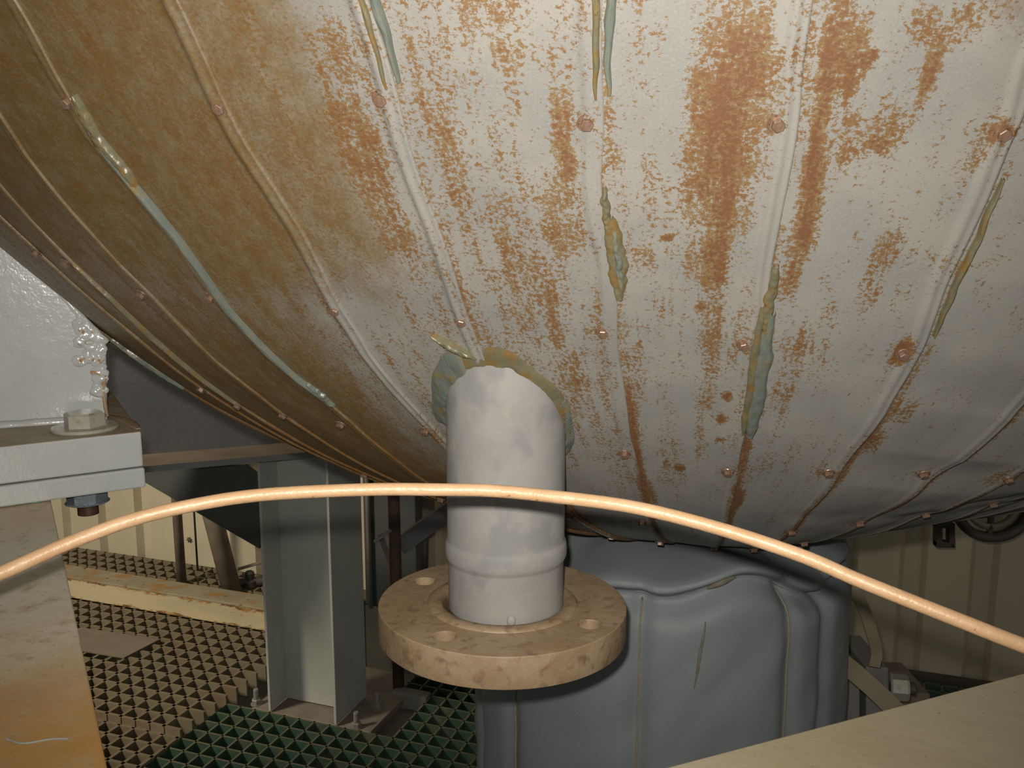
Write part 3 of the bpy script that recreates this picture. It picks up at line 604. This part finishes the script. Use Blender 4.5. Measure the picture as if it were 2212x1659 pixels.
# carry the material's own length direction: rotate data so local Y runs along the beam from its far end
rot = Matrix.Rotation(math.atan2(dirn.x, -dirn.y), 4, 'Z'); 
loc = A0.copy(); me_o.parent = None; me_o.data.transform(Matrix.Translation(loc).inverted()); 
ang = math.atan2(-dirn.x, dirn.y)
me_o.data.transform(Matrix.Rotation(-ang+PI, 4, 'Z')); me_o.location = loc; me_o.rotation_euler = (0, 0, ang-PI)
me_o.parent = bt; me_o.matrix_parent_inverse = Matrix.Translation(bt.location).inverted()
obj('web', obox(A0+wdt*.095-Vector((0, 0, .013)), A1-A0, wdt*.010, (0, 0, -.174)), M_TANBEAM, bt)
obj('bottom_flange', obox(A0-Vector((0, 0, .187)), A1-A0, wdt*.20, (0, 0, -.013)), M_TANBEAM, bt)
gm = FP(66, 1087, ZB+.0003); obj('paint_mark', obox(gm, dA*.0075, dB*.004, (0, 0, .0003)), M_GREENMARK, bt)['label'] = 'small green paint fleck'
sp = [FP(15, 1597, ZB+.0002), FP(50, 1606, ZB+.0002), FP(110, 1597, ZB+.0002), FP(148, 1596, ZB+.0002)]
obj('scratch', tube(spline(sp, 8), .0005, 6), M_LGREY, bt)['label'] = 'pale curved scratch on the beam top'
# the cross beam at lower right
r0, r1 = FP(1430, 1659, ZB), FP(2212, 1453, ZB); dr = (r1-r0).normalized(); nw = Vector((dr.y, -dr.x, 0))
B0, B1 = r0-dr*.10, r1+dr*.35
cb = thing('steel_beam', 'smooth tan painted beam crossing the lower right corner in the foreground', 'steel beam', tuple(r0))
bm = obox(B0, B1-B0, nw*.26, (0, 0, -.012)); bevel(bm, .001); obj('top_flange', bm, M_TANBEAM, cb)
obj('web', obox(B0+nw*.125-Vector((0, 0, .012)), B1-B0, nw*.010, (0, 0, -.176)), M_TANBEAM, cb)
obj('bottom_flange', obox(B0-Vector((0, 0, .188)), B1-B0, nw*.26, (0, 0, -.012)), M_TANBEAM, cb)

# ------------------------------------------------------------ far support beam and column
zf = .59; f0, f1 = FP(300, 1022, zf), FP(700, 986, zf); df = (f1-f0).normalized(); nf = Vector((-df.y, df.x, 0))
F0 = f0-df*.25; F1 = f1+df*.10
fb = thing('girder', 'dark grey painted girder below the vessel behind the column, dust along its lower flange', 'steel girder', tuple(f0))
bm = obox(F0, F1-F0, nf*.28, (0, 0, .012))
for f in bm.faces:
    if f.normal.z > .9: f.material_index = 1
o = obj('bottom_flange', bm, M_GREY, fb); o.data.materials.append(M_GREYDUST)
obj('web', obox(F0+nf*.10+Vector((0, 0, .012)), F1-F0, nf*.012, (0, 0, .36)), M_GREY, fb)
obj('top_flange', obox(F0+Vector((0, 0, .372)), F1-F0, nf*.20, (0, 0, .012)), M_GREY, fb)
c1 = Vector((.9397, -.342, 0)); c2 = Vector((.342, .9397, 0))      # the floor grid's two directions
a0 = FP(580, 1535); b0 = FP(727, 1566)
colm = thing('steel_column', 'green-grey painted H-section column bolted to the floor left of the stub pipe', 'steel column', tuple((a0+b0)/2))
HC = zf-.002
bm = obox(a0, c1*.006, c2*.131, (0, 0, HC)); bevel(bm, .0006, 1); obj('flange', bm, M_COLUMN, colm)
bm = obox(b0-c1*.006, c1*.006, c2*.131, (0, 0, HC)); bevel(bm, .0006, 1); obj('flange', bm, M_COLUMN, colm)
wl = (b0-a0).length
obj('web', obox(a0+c2*.063+c1*.006, c1*(wl-.012), c2*.006, (0, 0, HC)), M_COLUMN, colm)
bp0 = FP(800, 1582, -.004); base = [bp0, bp0+c2*.165, bp0+c2*.165-c1*.295, bp0-c1*.295]
bm = prism(base, (0, 0, -.016)); bevel(bm, .001, 1)
obj('base_plate', bm, M_BASEPL, colm)
for p_ in (a0, b0): pass
# knee gusset under the girder, left of the column
kg = a0+c2*.06
def KP(x, y): return VP(x, y, kg, (c2.x, c2.y))
bm = prism([KP(560, 1185), KP(318, 1045), KP(250, 1005), KP(528, 1004), KP(566, 1034)], c2*.010); obj('knee_gusset', bm, M_CAB, colm)
for i, (x, y, w) in enumerate(((770, 1572, 'front right'), (815, 1530, 'back right'), (554, 1521, 'left'))):
    p = FP(x, y, -.004); t = thing('anchor_bolt', 'galvanised anchor bolt at the '+w+' of the column base plate', 'bolt', tuple(p), 'anchor bolts of the column')
    obj('washer', lathe([(.002, 0), (.0125, 0), (.0125, .002), (.002, .002)], p, (0, 0, 1), 20), M_LGREY, t)
    obj('nut', hexhead(p+Vector((0, 0, .002)), (0, 0, 1), .0105, .011, rot=i*.4), M_LGREY, t)
    obj('stud', lathe([(.0055, .012), (.0058, .014), (.0058, .034), (.005, .036)], p, (0, 0, 1), 14), M_LGREY, t)

# ------------------------------------------------------------ gratings
def grating(origin, nx, ny, cell, depth, topz, mside, mtop, skip, name, label, open_end=False, wb=.0034):
    bm = bmesh.new(); w = wb; cells = {(i, j) for i in range(nx) for j in range(ny) if not skip(i, j)}
    O = Vector((origin.x, origin.y, topz))
    def P(u, v, z): return O+c1*(u*cell)+c2*(v*cell)+Vector((0, 0, z))
    def seg(u0, v0, u1, v1, along):
        s = c2*w if along == 1 else c1*w; s2 = s*.65
        a, b = P(u0, v0, 0), P(u1, v1, 0); e = (c1 if along == 1 else c2)*w*.98; a = a-e; b = b+e
        top = [a-s2, b-s2, b+s2, a+s2]; d = Vector((0, 0, -depth)); bot = [a-s*.45+d, b-s*.45+d, b+s*.45+d, a+s*.45+d]
        T = [bm.verts.new(p) for p in top]; B = [bm.verts.new(p) for p in bot]
        f = bm.faces.new(T); f.material_index = 1
        for k in range(4): bm.faces.new((T[k], B[k], B[(k+1) % 4], T[(k+1) % 4]))
        bm.faces.new(B[::-1])
    for j in range(ny+1):                      # bars along c1, run-length joined
        i = 0
        while i < nx:
            if (i, j) in cells or (i, j-1) in cells:
                k = i
                while k < nx and ((k, j) in cells or (k, j-1) in cells): k += 1
                seg(i, j, k, j, 1); i = k
            else: i += 1
    for i in range(nx+1-(1 if open_end else 0)):
        j = 0
        while j < ny:
            if (i, j) in cells or (i-1, j) in cells:
                k = j
                while k < ny and ((i, k) in cells or (i-1, k) in cells): k += 1
                seg(i, j, i, k, 2); j = k
            else: j += 1
    bmesh.ops.recalc_face_normals(bm, faces=bm.faces[:])
    o = obj(name, bm, mside); o.data.materials.append(mtop); return tag(o, label, 'grating')
CELL = .0375
corner = FP(489, 1520)                        # where the green field meets tan grating and base plate
ij = lambda p: ((Vector((p.x, p.y, 0))-gO).dot(c1)/CELL, (Vector((p.x, p.y, 0))-gO).dot(c2)/CELL)
gO = Vector((corner.x, corner.y, 0))-c2*(CELL*26)
# green field: from the tan edge rightwards, in front of, right of and behind the base plate
def skip_green(i, j):
    if j >= 26 and i < 11 and j < 31: return True       # opening for the column foot
    if j >= 26 and i < 9: return True
    return False
grating(gO, 58, 43, CELL, .030, 0, M_GREEN, M_GTOP, skip_green, 'floor_grating', 'dark green fibreglass square-mesh floor grating around the column foot')
tO = corner-c1*(CELL*40)-c2*(CELL*26)-c1*.004
grating(tO, 40, 43, CELL, .040, .020, M_TANG, M_TGTOP, lambda i, j: j < 22, 'floor_grating', 'dust-coated tan floor grating under the cream beam, left of the column', True, .0056)
grating(tO-c2*.006, 40, 22, CELL, .034, .004, M_TANG, M_TGTOP, lambda i, j: False, 'floor_grating', 'dust-coated tan floor grating at lower left, in front of the higher tan one', False, .0056)
# brown sheet lying on the tan grating
z4 = .0215; bs_ = [FP(178, 1358, z4), FP(345, 1383, z4), FP(268, 1423, z4), FP(120, 1398, z4), FP(60, 1375, z4)]
tag(obj('cover_sheet', prism(bs_, (0, 0, .003)), M_PLATE), 'flat brown metal sheet lying on the tan grating', 'metal sheet')
# low sill beam on the tan grating
k0 = FP(110, 1283, .022); k1 = k0+c1*.80
cr = thing('floor_beam', 'cream painted beam with rust-stained edges lying on the tan grating behind the column', 'steel beam', tuple(k0))
K0 = k0-c1*.15
bm = obox(K0, k1-K0, c2*.006, (0, 0, .054)); obj('front_web', bm, M_CREAM, cr)
bm = obox(K0+Vector((0, 0, .054)), k1-K0, c2*.075, (0, 0, .006)); bevel(bm, .001, 1); obj('top_flange', bm, M_CREAMTOP, cr)
obj('rear_web', obox(K0+c2*.069, k1-K0, c2*.006, (0, 0, .054)), M_CREAM, cr)
# bits of the structure under the grating near the column
st = tag(obj('floor_joist', obox(FP(880, 1510, -.036)-c1*.6, c1*2.2, c2*.10, (0, 0, -.10)), M_BASEPL), 'dusty steel joist seen through the opening beside the base plate', 'joist')
tag(obj('bearing_plate', obox(bp0-c2*.10-c1*.34-Vector((0, 0, .035)), c1*.56, c2*.42, (0, 0, -.02)), M_BASEPL), 'dusty bearing plate below the column base plate', 'steel plate')
bk_ = FP(846, 1494, .006)
tag(obj('channel_block', bevel(obox(bk_, c1*.085, c2*.03, (0, 0, -.036)), .002), M_LGREY), 'short pale grey block beside the column base at the grating opening', 'steel block')

# ------------------------------------------------------------ hall: floor below, walls
bm = bmesh.new(); 
for x, y in ((-6, -2), (6, -2), (6, 7), (-6, 7)): bm.verts.new((x, y, -.55))
bm.faces.new(bm.verts[:]); tag(obj('floor', bm, M_SUBFLOOR), kind='structure')
w0 = FP(139, 1180); w1 = FP(1861, 1432); wd = Vector((w1.x-w0.x, w1.y-w0.y, 0)).normalized(); wn = Vector((-wd.y, wd.x, 0))
def wall(name, s0, s1, m, rib, z0=-.55, z1=3.2):
    V_ = []; s = s0; prof = [(0, 0), (.052, 0), (.064, .022), (.100, .022), (.112, 0)]
    pts = []
    while s < s1:
        for a, d in prof:
            pts.append((s+a*rib/.15, d))
        s += rib
    bm = bmesh.new(); ra = [bm.verts.new(Vector((w0.x, w0.y, z0))+wd*a+wn*d) for a, d in pts]; rb = [bm.verts.new(Vector((w0.x, w0.y, z1))+wd*a+wn*d) for a, d in pts]
    for i in range(len(pts)-1): bm.faces.new((ra[i], ra[i+1], rb[i+1], rb[i]))
    return tag(obj(name, bm, m), kind='structure')
wall('wall_back', -2.6, 5.2, M_WALL, .15)
bs = obox(Vector((w0.x, w0.y, -.03))-wd*2.6-wn*.03, wd*7.8, wn*.025, (0, 0, .034)); tag(obj('baseboard_back', bs, M_DARK), kind='structure')

mk = VP(410, 1165, w0, (wn.x, wn.y))-wn*.003
bm = bmesh.new()
for a in (.3, 1.2, 2.0, 2.7): d = (wd*math.cos(a)+Vector((0, 0, 1))*math.sin(a)); tube([mk-d*.011, mk-wn*.002, mk+d*.009], [.0012, .0030, .001], 8, bm)
tag(obj('insect', bm, M_DARK), 'tiny dark star-shaped insect-like speck on the beige wall beside the thin rod', 'insect')
# ------------------------------------------------------------ pipes and rods in the background
def rod(name, p0, p1, r, m, label, cat):
    return tag(obj(name, tube([p0, p1], r, 14), m, None, True), label, cat)
zt = .022
p = FP(393, 1262, zt); q = VP(376, 1000, p, (c2.x, c2.y)); q = Vector((p.x-.004, p.y, q.z+.3)); rod('steel_pipe', p, q, .0135, M_DUSTP, 'slim upright dusty pipe left of the leaning post', 'pipe')
p = FP(502, 1280, zt); q = VP(445, 1060, p, (c2.x, c2.y)); q = p+(q-p)*1.7; rod('leaning_post', p, q, .0265, M_DUSTP, 'thick dusty brown post leaning against the wall', 'post')
p = FP(427, 1232, zt); q = p+Vector((-.01, .02, .9)); rod('thin_rod', p, q, .003, M_DARK, 'hair-thin dark rod in front of the beige wall', 'rod')
# a small valve with handle by the leaning post
vp = FP(540, 1266, zt); va = thing('valve', 'small dark valve with a flat lever at the foot of the leaning post', 'valve', tuple(vp))
obj('body', lathe([(.006, 0), (.022, .002), (.022, .018), (.012, .022), (.014, .04), (.010, .045)], vp, (0, 0, 1), 20), M_DARK, va)
obj('port', tube([vp+Vector((-.05, -.01, .012)), vp+Vector((.05, .01, .012))], .013, 14), M_DARK, va)
obj('lever', bevel(obox(vp+Vector((-.03, -.01, .050)), (.085, .03, .016), (-.004, .014, 0), (0, 0, .005)), .001), M_DUSTP, va)
p = FP(801, 1312, 0.); rod('thin_pole', p, p+Vector((-.002, 0, 1.0)), .0068, M_LGREY, 'thin pale upright pole right of the column', 'pole')
p = FP(857, 1290, .22); p.z = .002; rod('steel_pipe', p, p+Vector((-.004, 0, 1.0)), .0135, M_BROWNP, 'rusty brown upright pipe behind the stub pipe flange', 'pipe')
# dark cabinet behind column with slanted chute
kz = FP(790, 1305, .002); cab = thing('machine_cabinet', 'dark green-grey machine cabinet between column and brown pipe', 'cabinet', tuple(kz))
bm = obox(kz, c1*.16, c2*.045, (0, 0, .85)); bevel(bm, .003); obj('body', bm, M_CAB, cab)
def bar(name, p, q, w, d, m, label, cat, parent=None):
    p, q = Vector(p), Vector(q); t = (q-p); s = t.cross(Vector((0, 1, 0))).normalized()*w
    bm = obox(p-s/2, t, s, (0, d, 0)); bevel(bm, .001, 1); o = obj(name, bm, m, parent)
    if not parent: tag(o, label, cat)
    return o
bar('brace_strip', DP(808, 1172, 2.05), DP(845, 1145, 2.05), .008, .004, M_LGREY, 'short pale strip slanting up to the brown pipe', 'brace')
bar('diagonal_brace', DP(862, 1182, 2.1), DP(1010, 1078, 2.1), .040, .02, M_GREY, 'grey diagonal brace behind the brown pipe', 'brace')
bar('diagonal_brace', DP(820, 1155, 2.22), DP(850, 1235, 2.2), .012, .01, M_GREY, 'narrow dark brace leaning left of the brown pipe', 'brace')
fp_ = FP(935, 1240, .1)
rod('thin_rod', DP(918, 1145, 2.2), DP(916, 1240, 2.2), .008, M_DARK, 'short dark rod between the brown pipe and the flange', 'rod')

# ------------------------------------------------------------ insulation blanket under the vessel
BX, BY, BR = .172, 1.045, .214
blanket = thing('insulation_blanket', 'round puffy grey-blue insulation blanket wrapped under the vessel with stitched seams', 'insulation blanket', (BX, BY, .22))
SE = [-2.5, -2.5, -1.806, -1.07, -.80, -.1, .6, 1.3, 2.0, 2.8, 3.4]       # seam azimuths, -pi/2 faces the camera
def seam_pull(a):
    d = min(abs(((a-s+PI) % (2*PI))-PI) for s in SE); return math.exp(-(d/.05)**2)
def fold_z(a): return .690+.012*math.sin(a*4.1+1)+.008*math.sin(a*9+.5)
def blanket_mesh():
    nu, rows = 360, []
    for i in range(74): rows.append(('s', i/73))
    for i in range(1, 22): rows.append(('t', i/21))
    V_ = []
    for kind, t in rows:
        for k in range(nu):
            a = -PI+2*PI*k/nu; sp_ = seam_pull(a); fz = fold_z(a)
            if kind == 's':
                z = .22+(fz-.22)*t; r = BR-.008*(1-t)**1.2-.007*sp_-.020*math.exp(-((1-t)/.03)**2)
                v = Vector((a*3, z*6, 1)); r += .003*noise.noise(v)+.0022*noise.noise(Vector((a*2.2+z*7, z*22-a*5, 4)))*min(1, 3*t)
                r += .006*math.sin(t*PI)
            else:
                q = min(1, t/.16)                 # the lid puffs out over the crease, then slopes in to the neck
                out = -.022+.020*math.sin(q*PI/2)
                r = (BR+out)*(1-max(0, (t-.16)/.84)**1.15*.93); z = fz+.012*q+(.744-fz-.012)*max(0, (t-.16)/.84)**.75
                r -= .006*sp_*(1-t); z += .004*noise.noise(Vector((a*3.5, t*4, 8)))*(1-t)
                r += .006*noise.noise(Vector((a*5, t*3, 2)))*(1-t)
            V_.append((BX+r*math.cos(a), BY+r*math.sin(a), z))
    n = len(rows); F_ = [(i*nu+k, i*nu+(k+1) % nu, (i+1)*nu+(k+1) % nu, (i+1)*nu+k) for i in range(n-1) for k in range(nu)]
    return from_pydata(V_, F_)
bb = obj('blanket_body', blanket_mesh(), M_BLANKET, blanket, True)
for s in SE[1:4]:
    pts = []
    for i in range(70):
        z = .23+(fold_z(s)-.235)*i/69; v = Vector((s*3, z*6, 1)); t = (z-.22)/(fold_z(s)-.22)
        r = BR-.008*(1-t)**1.2-.007-.020*math.exp(-((1-t)/.03)**2)+.003*noise.noise(v)+.0022*noise.noise(Vector((s*2.2+z*7, z*22-s*5, 4)))*min(1, 3*t)+.006*math.sin(t*PI)+.0006
        pts.append(Vector((BX+r*math.cos(s), BY+r*math.sin(s), z)))
    obj('stitched_seam', tube(pts, .0009, 6), M_STITCH, bb, True)
# piped crease along the fold
pts = []
for i in range(120):
    a = -2.75+2.45*i/119; r = BR-.0215-.004*seam_pull(a); pts.append(Vector((BX+r*math.cos(a), BY+r*math.sin(a), fold_z(a)+.001)))
obj('top_crease', tube(pts, .0016, 6), M_BLANKET, bb, True)
def side_r(a, z):
    t = (z-.22)/(fold_z(a)-.22); v = Vector((a*3, z*6, 1))
    return BR-.008*max(0, 1-t)**1.2-.007*seam_pull(a)-.020*math.exp(-((1-t)/.03)**2)+.003*noise.noise(v)+.0022*noise.noise(Vector((a*2.2+z*7, z*22-a*5, 4)))*min(1, 3*t)+.006*math.sin(t*PI)
def on_side(a, z, d=0): r = side_r(a, z)+d; return Vector((BX+r*math.cos(a), BY+r*math.sin(a), z))
M_SMUDGE = mat('brown_dirt', (.18, .175, .14), (.15, .125, .085), 90, .8)
bm = tube([on_side(-1.515-.0012*i+.0012*math.sin(i*.3), .672-.0019*i, -.0002) for i in range(36)], [.0004+.0013*math.sin(PI*min(.98, (i+1)/37)) for i in range(36)], 8)
tag(obj('dirt_run', bm, M_SMUDGE, bb, True), label='faint brown dirt run down the blanket')
bm = tube([on_side(-1.50+.004*i, fold_z(-1.50+.004*i)+.003, .010) for i in range(36)], [.0005+.0030*math.sin(PI*min(.98, (i+1)/37)) for i in range(36)], 8)
tag(obj('rust_smudge', bm, M_SMUDGE, bb, True), label='brown rust smudge in the blanket fold')
# flap hanging at the right side
def sheet(name, pts, thick, m, parent, label=None):
    bm = bmesh.new(); bm.faces.new([bm.verts.new(Vector(p)) for p in pts])
    bmesh.ops.triangulate(bm, faces=bm.faces[:]); bmesh.ops.subdivide_edges(bm, edges=bm.edges[:], cuts=3, use_grid_fill=True)
    for v in bm.verts: v.co += Vector((0, .008, 0))*noise.noise(v.co*30)
    r = bmesh.ops.extrude_face_region(bm, geom=bm.faces[:]); 
    for g in r['geom']:
        if isinstance(g, bmesh.types.BMVert): g.co += Vector((0, thick, 0))
    bmesh.ops.recalc_face_normals(bm, faces=bm.faces[:])
    o = obj(name, bm, m, parent, False)
    if label: o['label'] = label
    return o
Df = 1.12
sheet('side_flap', [DP(1812, 1262, Df), DP(1838, 1290, Df), DP(1834, 1330, Df), DP(1815, 1400, Df), DP(1795, 1430, Df), DP(1790, 1300, Df)], .005, M_BLANKET, blanket)
sheet('side_flap', [DP(1742, 1500, 1.02), DP(1808, 1432, 1.03), DP(1795, 1490, 1.03), DP(1762, 1570, 1.03), DP(1735, 1590, 1.02)], .006, M_BLANKET, blanket)
sheet('neck_wrap', [DP(1740, 1186, 1.13), DP(1812, 1180, 1.13), DP(1822, 1215, 1.13), DP(1812, 1300, 1.13), DP(1740, 1300, 1.13)], .02, M_BLANKET, blanket)
def strap(name, pts, w, label, cat, wdir=None):
    P = spline(pts, 10); n = len(P); verts = []; faces = []; t = .0015
    for i, p in enumerate(P):
        tg = (P[min(i+1, n-1)]-P[max(i-1, 0)]).normalized(); wd_ = (wdir or tg.cross(Vector((0, 1, 0)))).normalized()*w/2; nn = tg.cross(wd_).normalized()*t
        verts += [p-wd_-nn, p+wd_-nn, p+wd_+nn, p-wd_+nn]
    for i in range(n-1):
        for j in range(4): faces.append((i*4+j, i*4+(j+1) % 4, (i+1)*4+(j+1) % 4, (i+1)*4+j))
    faces += [(3, 2, 1, 0), tuple(range(n*4-4, n*4))]
    me = from_pydata(verts, faces); uv = me.uv_layers.new(name='UVMap')
    for lp in me.loops:
        vi = lp.vertex_index; uv.data[lp.index].uv = ((vi // 4)*.004, (.0 if vi % 4 in (0, 3) else w))
    return tag(obj(name, me, M_STRAP), label, cat)
strap('webbing_strap', [DP(1822, 1232, 1.12), DP(1845, 1275, 1.12), DP(1868, 1320, 1.13), DP(1884, 1370, 1.14), DP(1893, 1410, 1.15), DP(1888, 1440, 1.15)], .014, 'pale woven webbing strap hanging in a curve beside the blanket', 'strap')
strap('webbing_strap', [DP(1806, 1420, 1.04), DP(1850, 1455, 1.05), DP(1900, 1500, 1.05), DP(1945, 1545, 1.05), DP(2000, 1600, 1.05)], .021, 'brownish webbing strap running down diagonally to the foreground beam', 'strap')
# light grey flanged supports at right
mb = thing('pipe_support', 'pair of pale grey painted steel blocks with a bolt behind the diagonal strap', 'support block', tuple(DP(1860, 1560, 1.25)))
def blk(x0, y0, x1, y1, D, d, nm, m=M_LGREY, parent=mb):
    a, b, c, e = DP(x0, y0, D), DP(x1, y0+3, D), DP(x1, y1, D), DP(x0, y1, D)
    return obj(nm, bevel(prism([a, b, c, e], (.0, d, 0)), .002), m, parent)
blk(1797, 1436, 1858, 1640, 1.22, .10, 'block')
blk(1871, 1440, 1920, 1640, 1.22, .10, 'block')
blk(1856, 1452, 1873, 1640, 1.27, .04, 'filler', M_BROWNP)
hb = DP(1922, 1483, 1.19); ax_ = Vector((1, -.3, .05)).normalized()
obj('nut', hexhead(hb, ax_, .0165, .020, .018, .003), M_BOLT, mb); obj('stud', tube([hb, hb+ax_*.030], .008, 14), M_DARK, mb)
blk(1920, 1496, 2010, 1640, 1.34, .10, 'rear_block', M_DUSTP)
# dark duct and wheel at far right
wc = DP(2143, 1086, 1.75); wh = thing('hand_wheel', 'dark round wheel with a cream inner ring below the vessel at far right', 'wheel', tuple(wc))
wax = Vector((-.15, -1, .1))
obj('rim', lathe([(.058, -.012), (.072, -.016), (.076, 0), (.072, .016), (.058, .012)], wc, wax, 48, closed=True), M_DARK, wh, True)
obj('inner_ring', lathe([(.040, -.008), (.050, -.009), (.052, .004), (.040, .006)], wc, wax, 48, closed=True), M_CREAMRING, wh, True)
obj('hub', lathe([(.018, -.014), (.020, .0), (.016, .016)], wc, wax, 24), M_DARK, wh, True)
for k in range(3):
    a = k*2*PI/3+.5; q_ = wax.to_track_quat('Z', 'Y'); obj('spoke', tube([wc, wc+q_@Vector((.06*math.cos(a), .06*math.sin(a), 0))], .006, 10), M_DARK, wh)
bk2 = DP(2030, 1140, 1.8); br = thing('bracket', 'small dark square bracket with an opening, left of the round wheel', 'bracket', tuple(bk2))
for nm, (x0, y0, x1, y1) in {'left_leg': (2024, 1135, 2037, 1182), 'right_leg': (2052, 1135, 2064, 1184), 'foot_bar': (2024, 1170, 2064, 1184), 'head_bar': (2024, 1128, 2064, 1142)}.items():
    blk(x0, y0, x1, y1, 1.8, .02, nm, M_DARK, br)
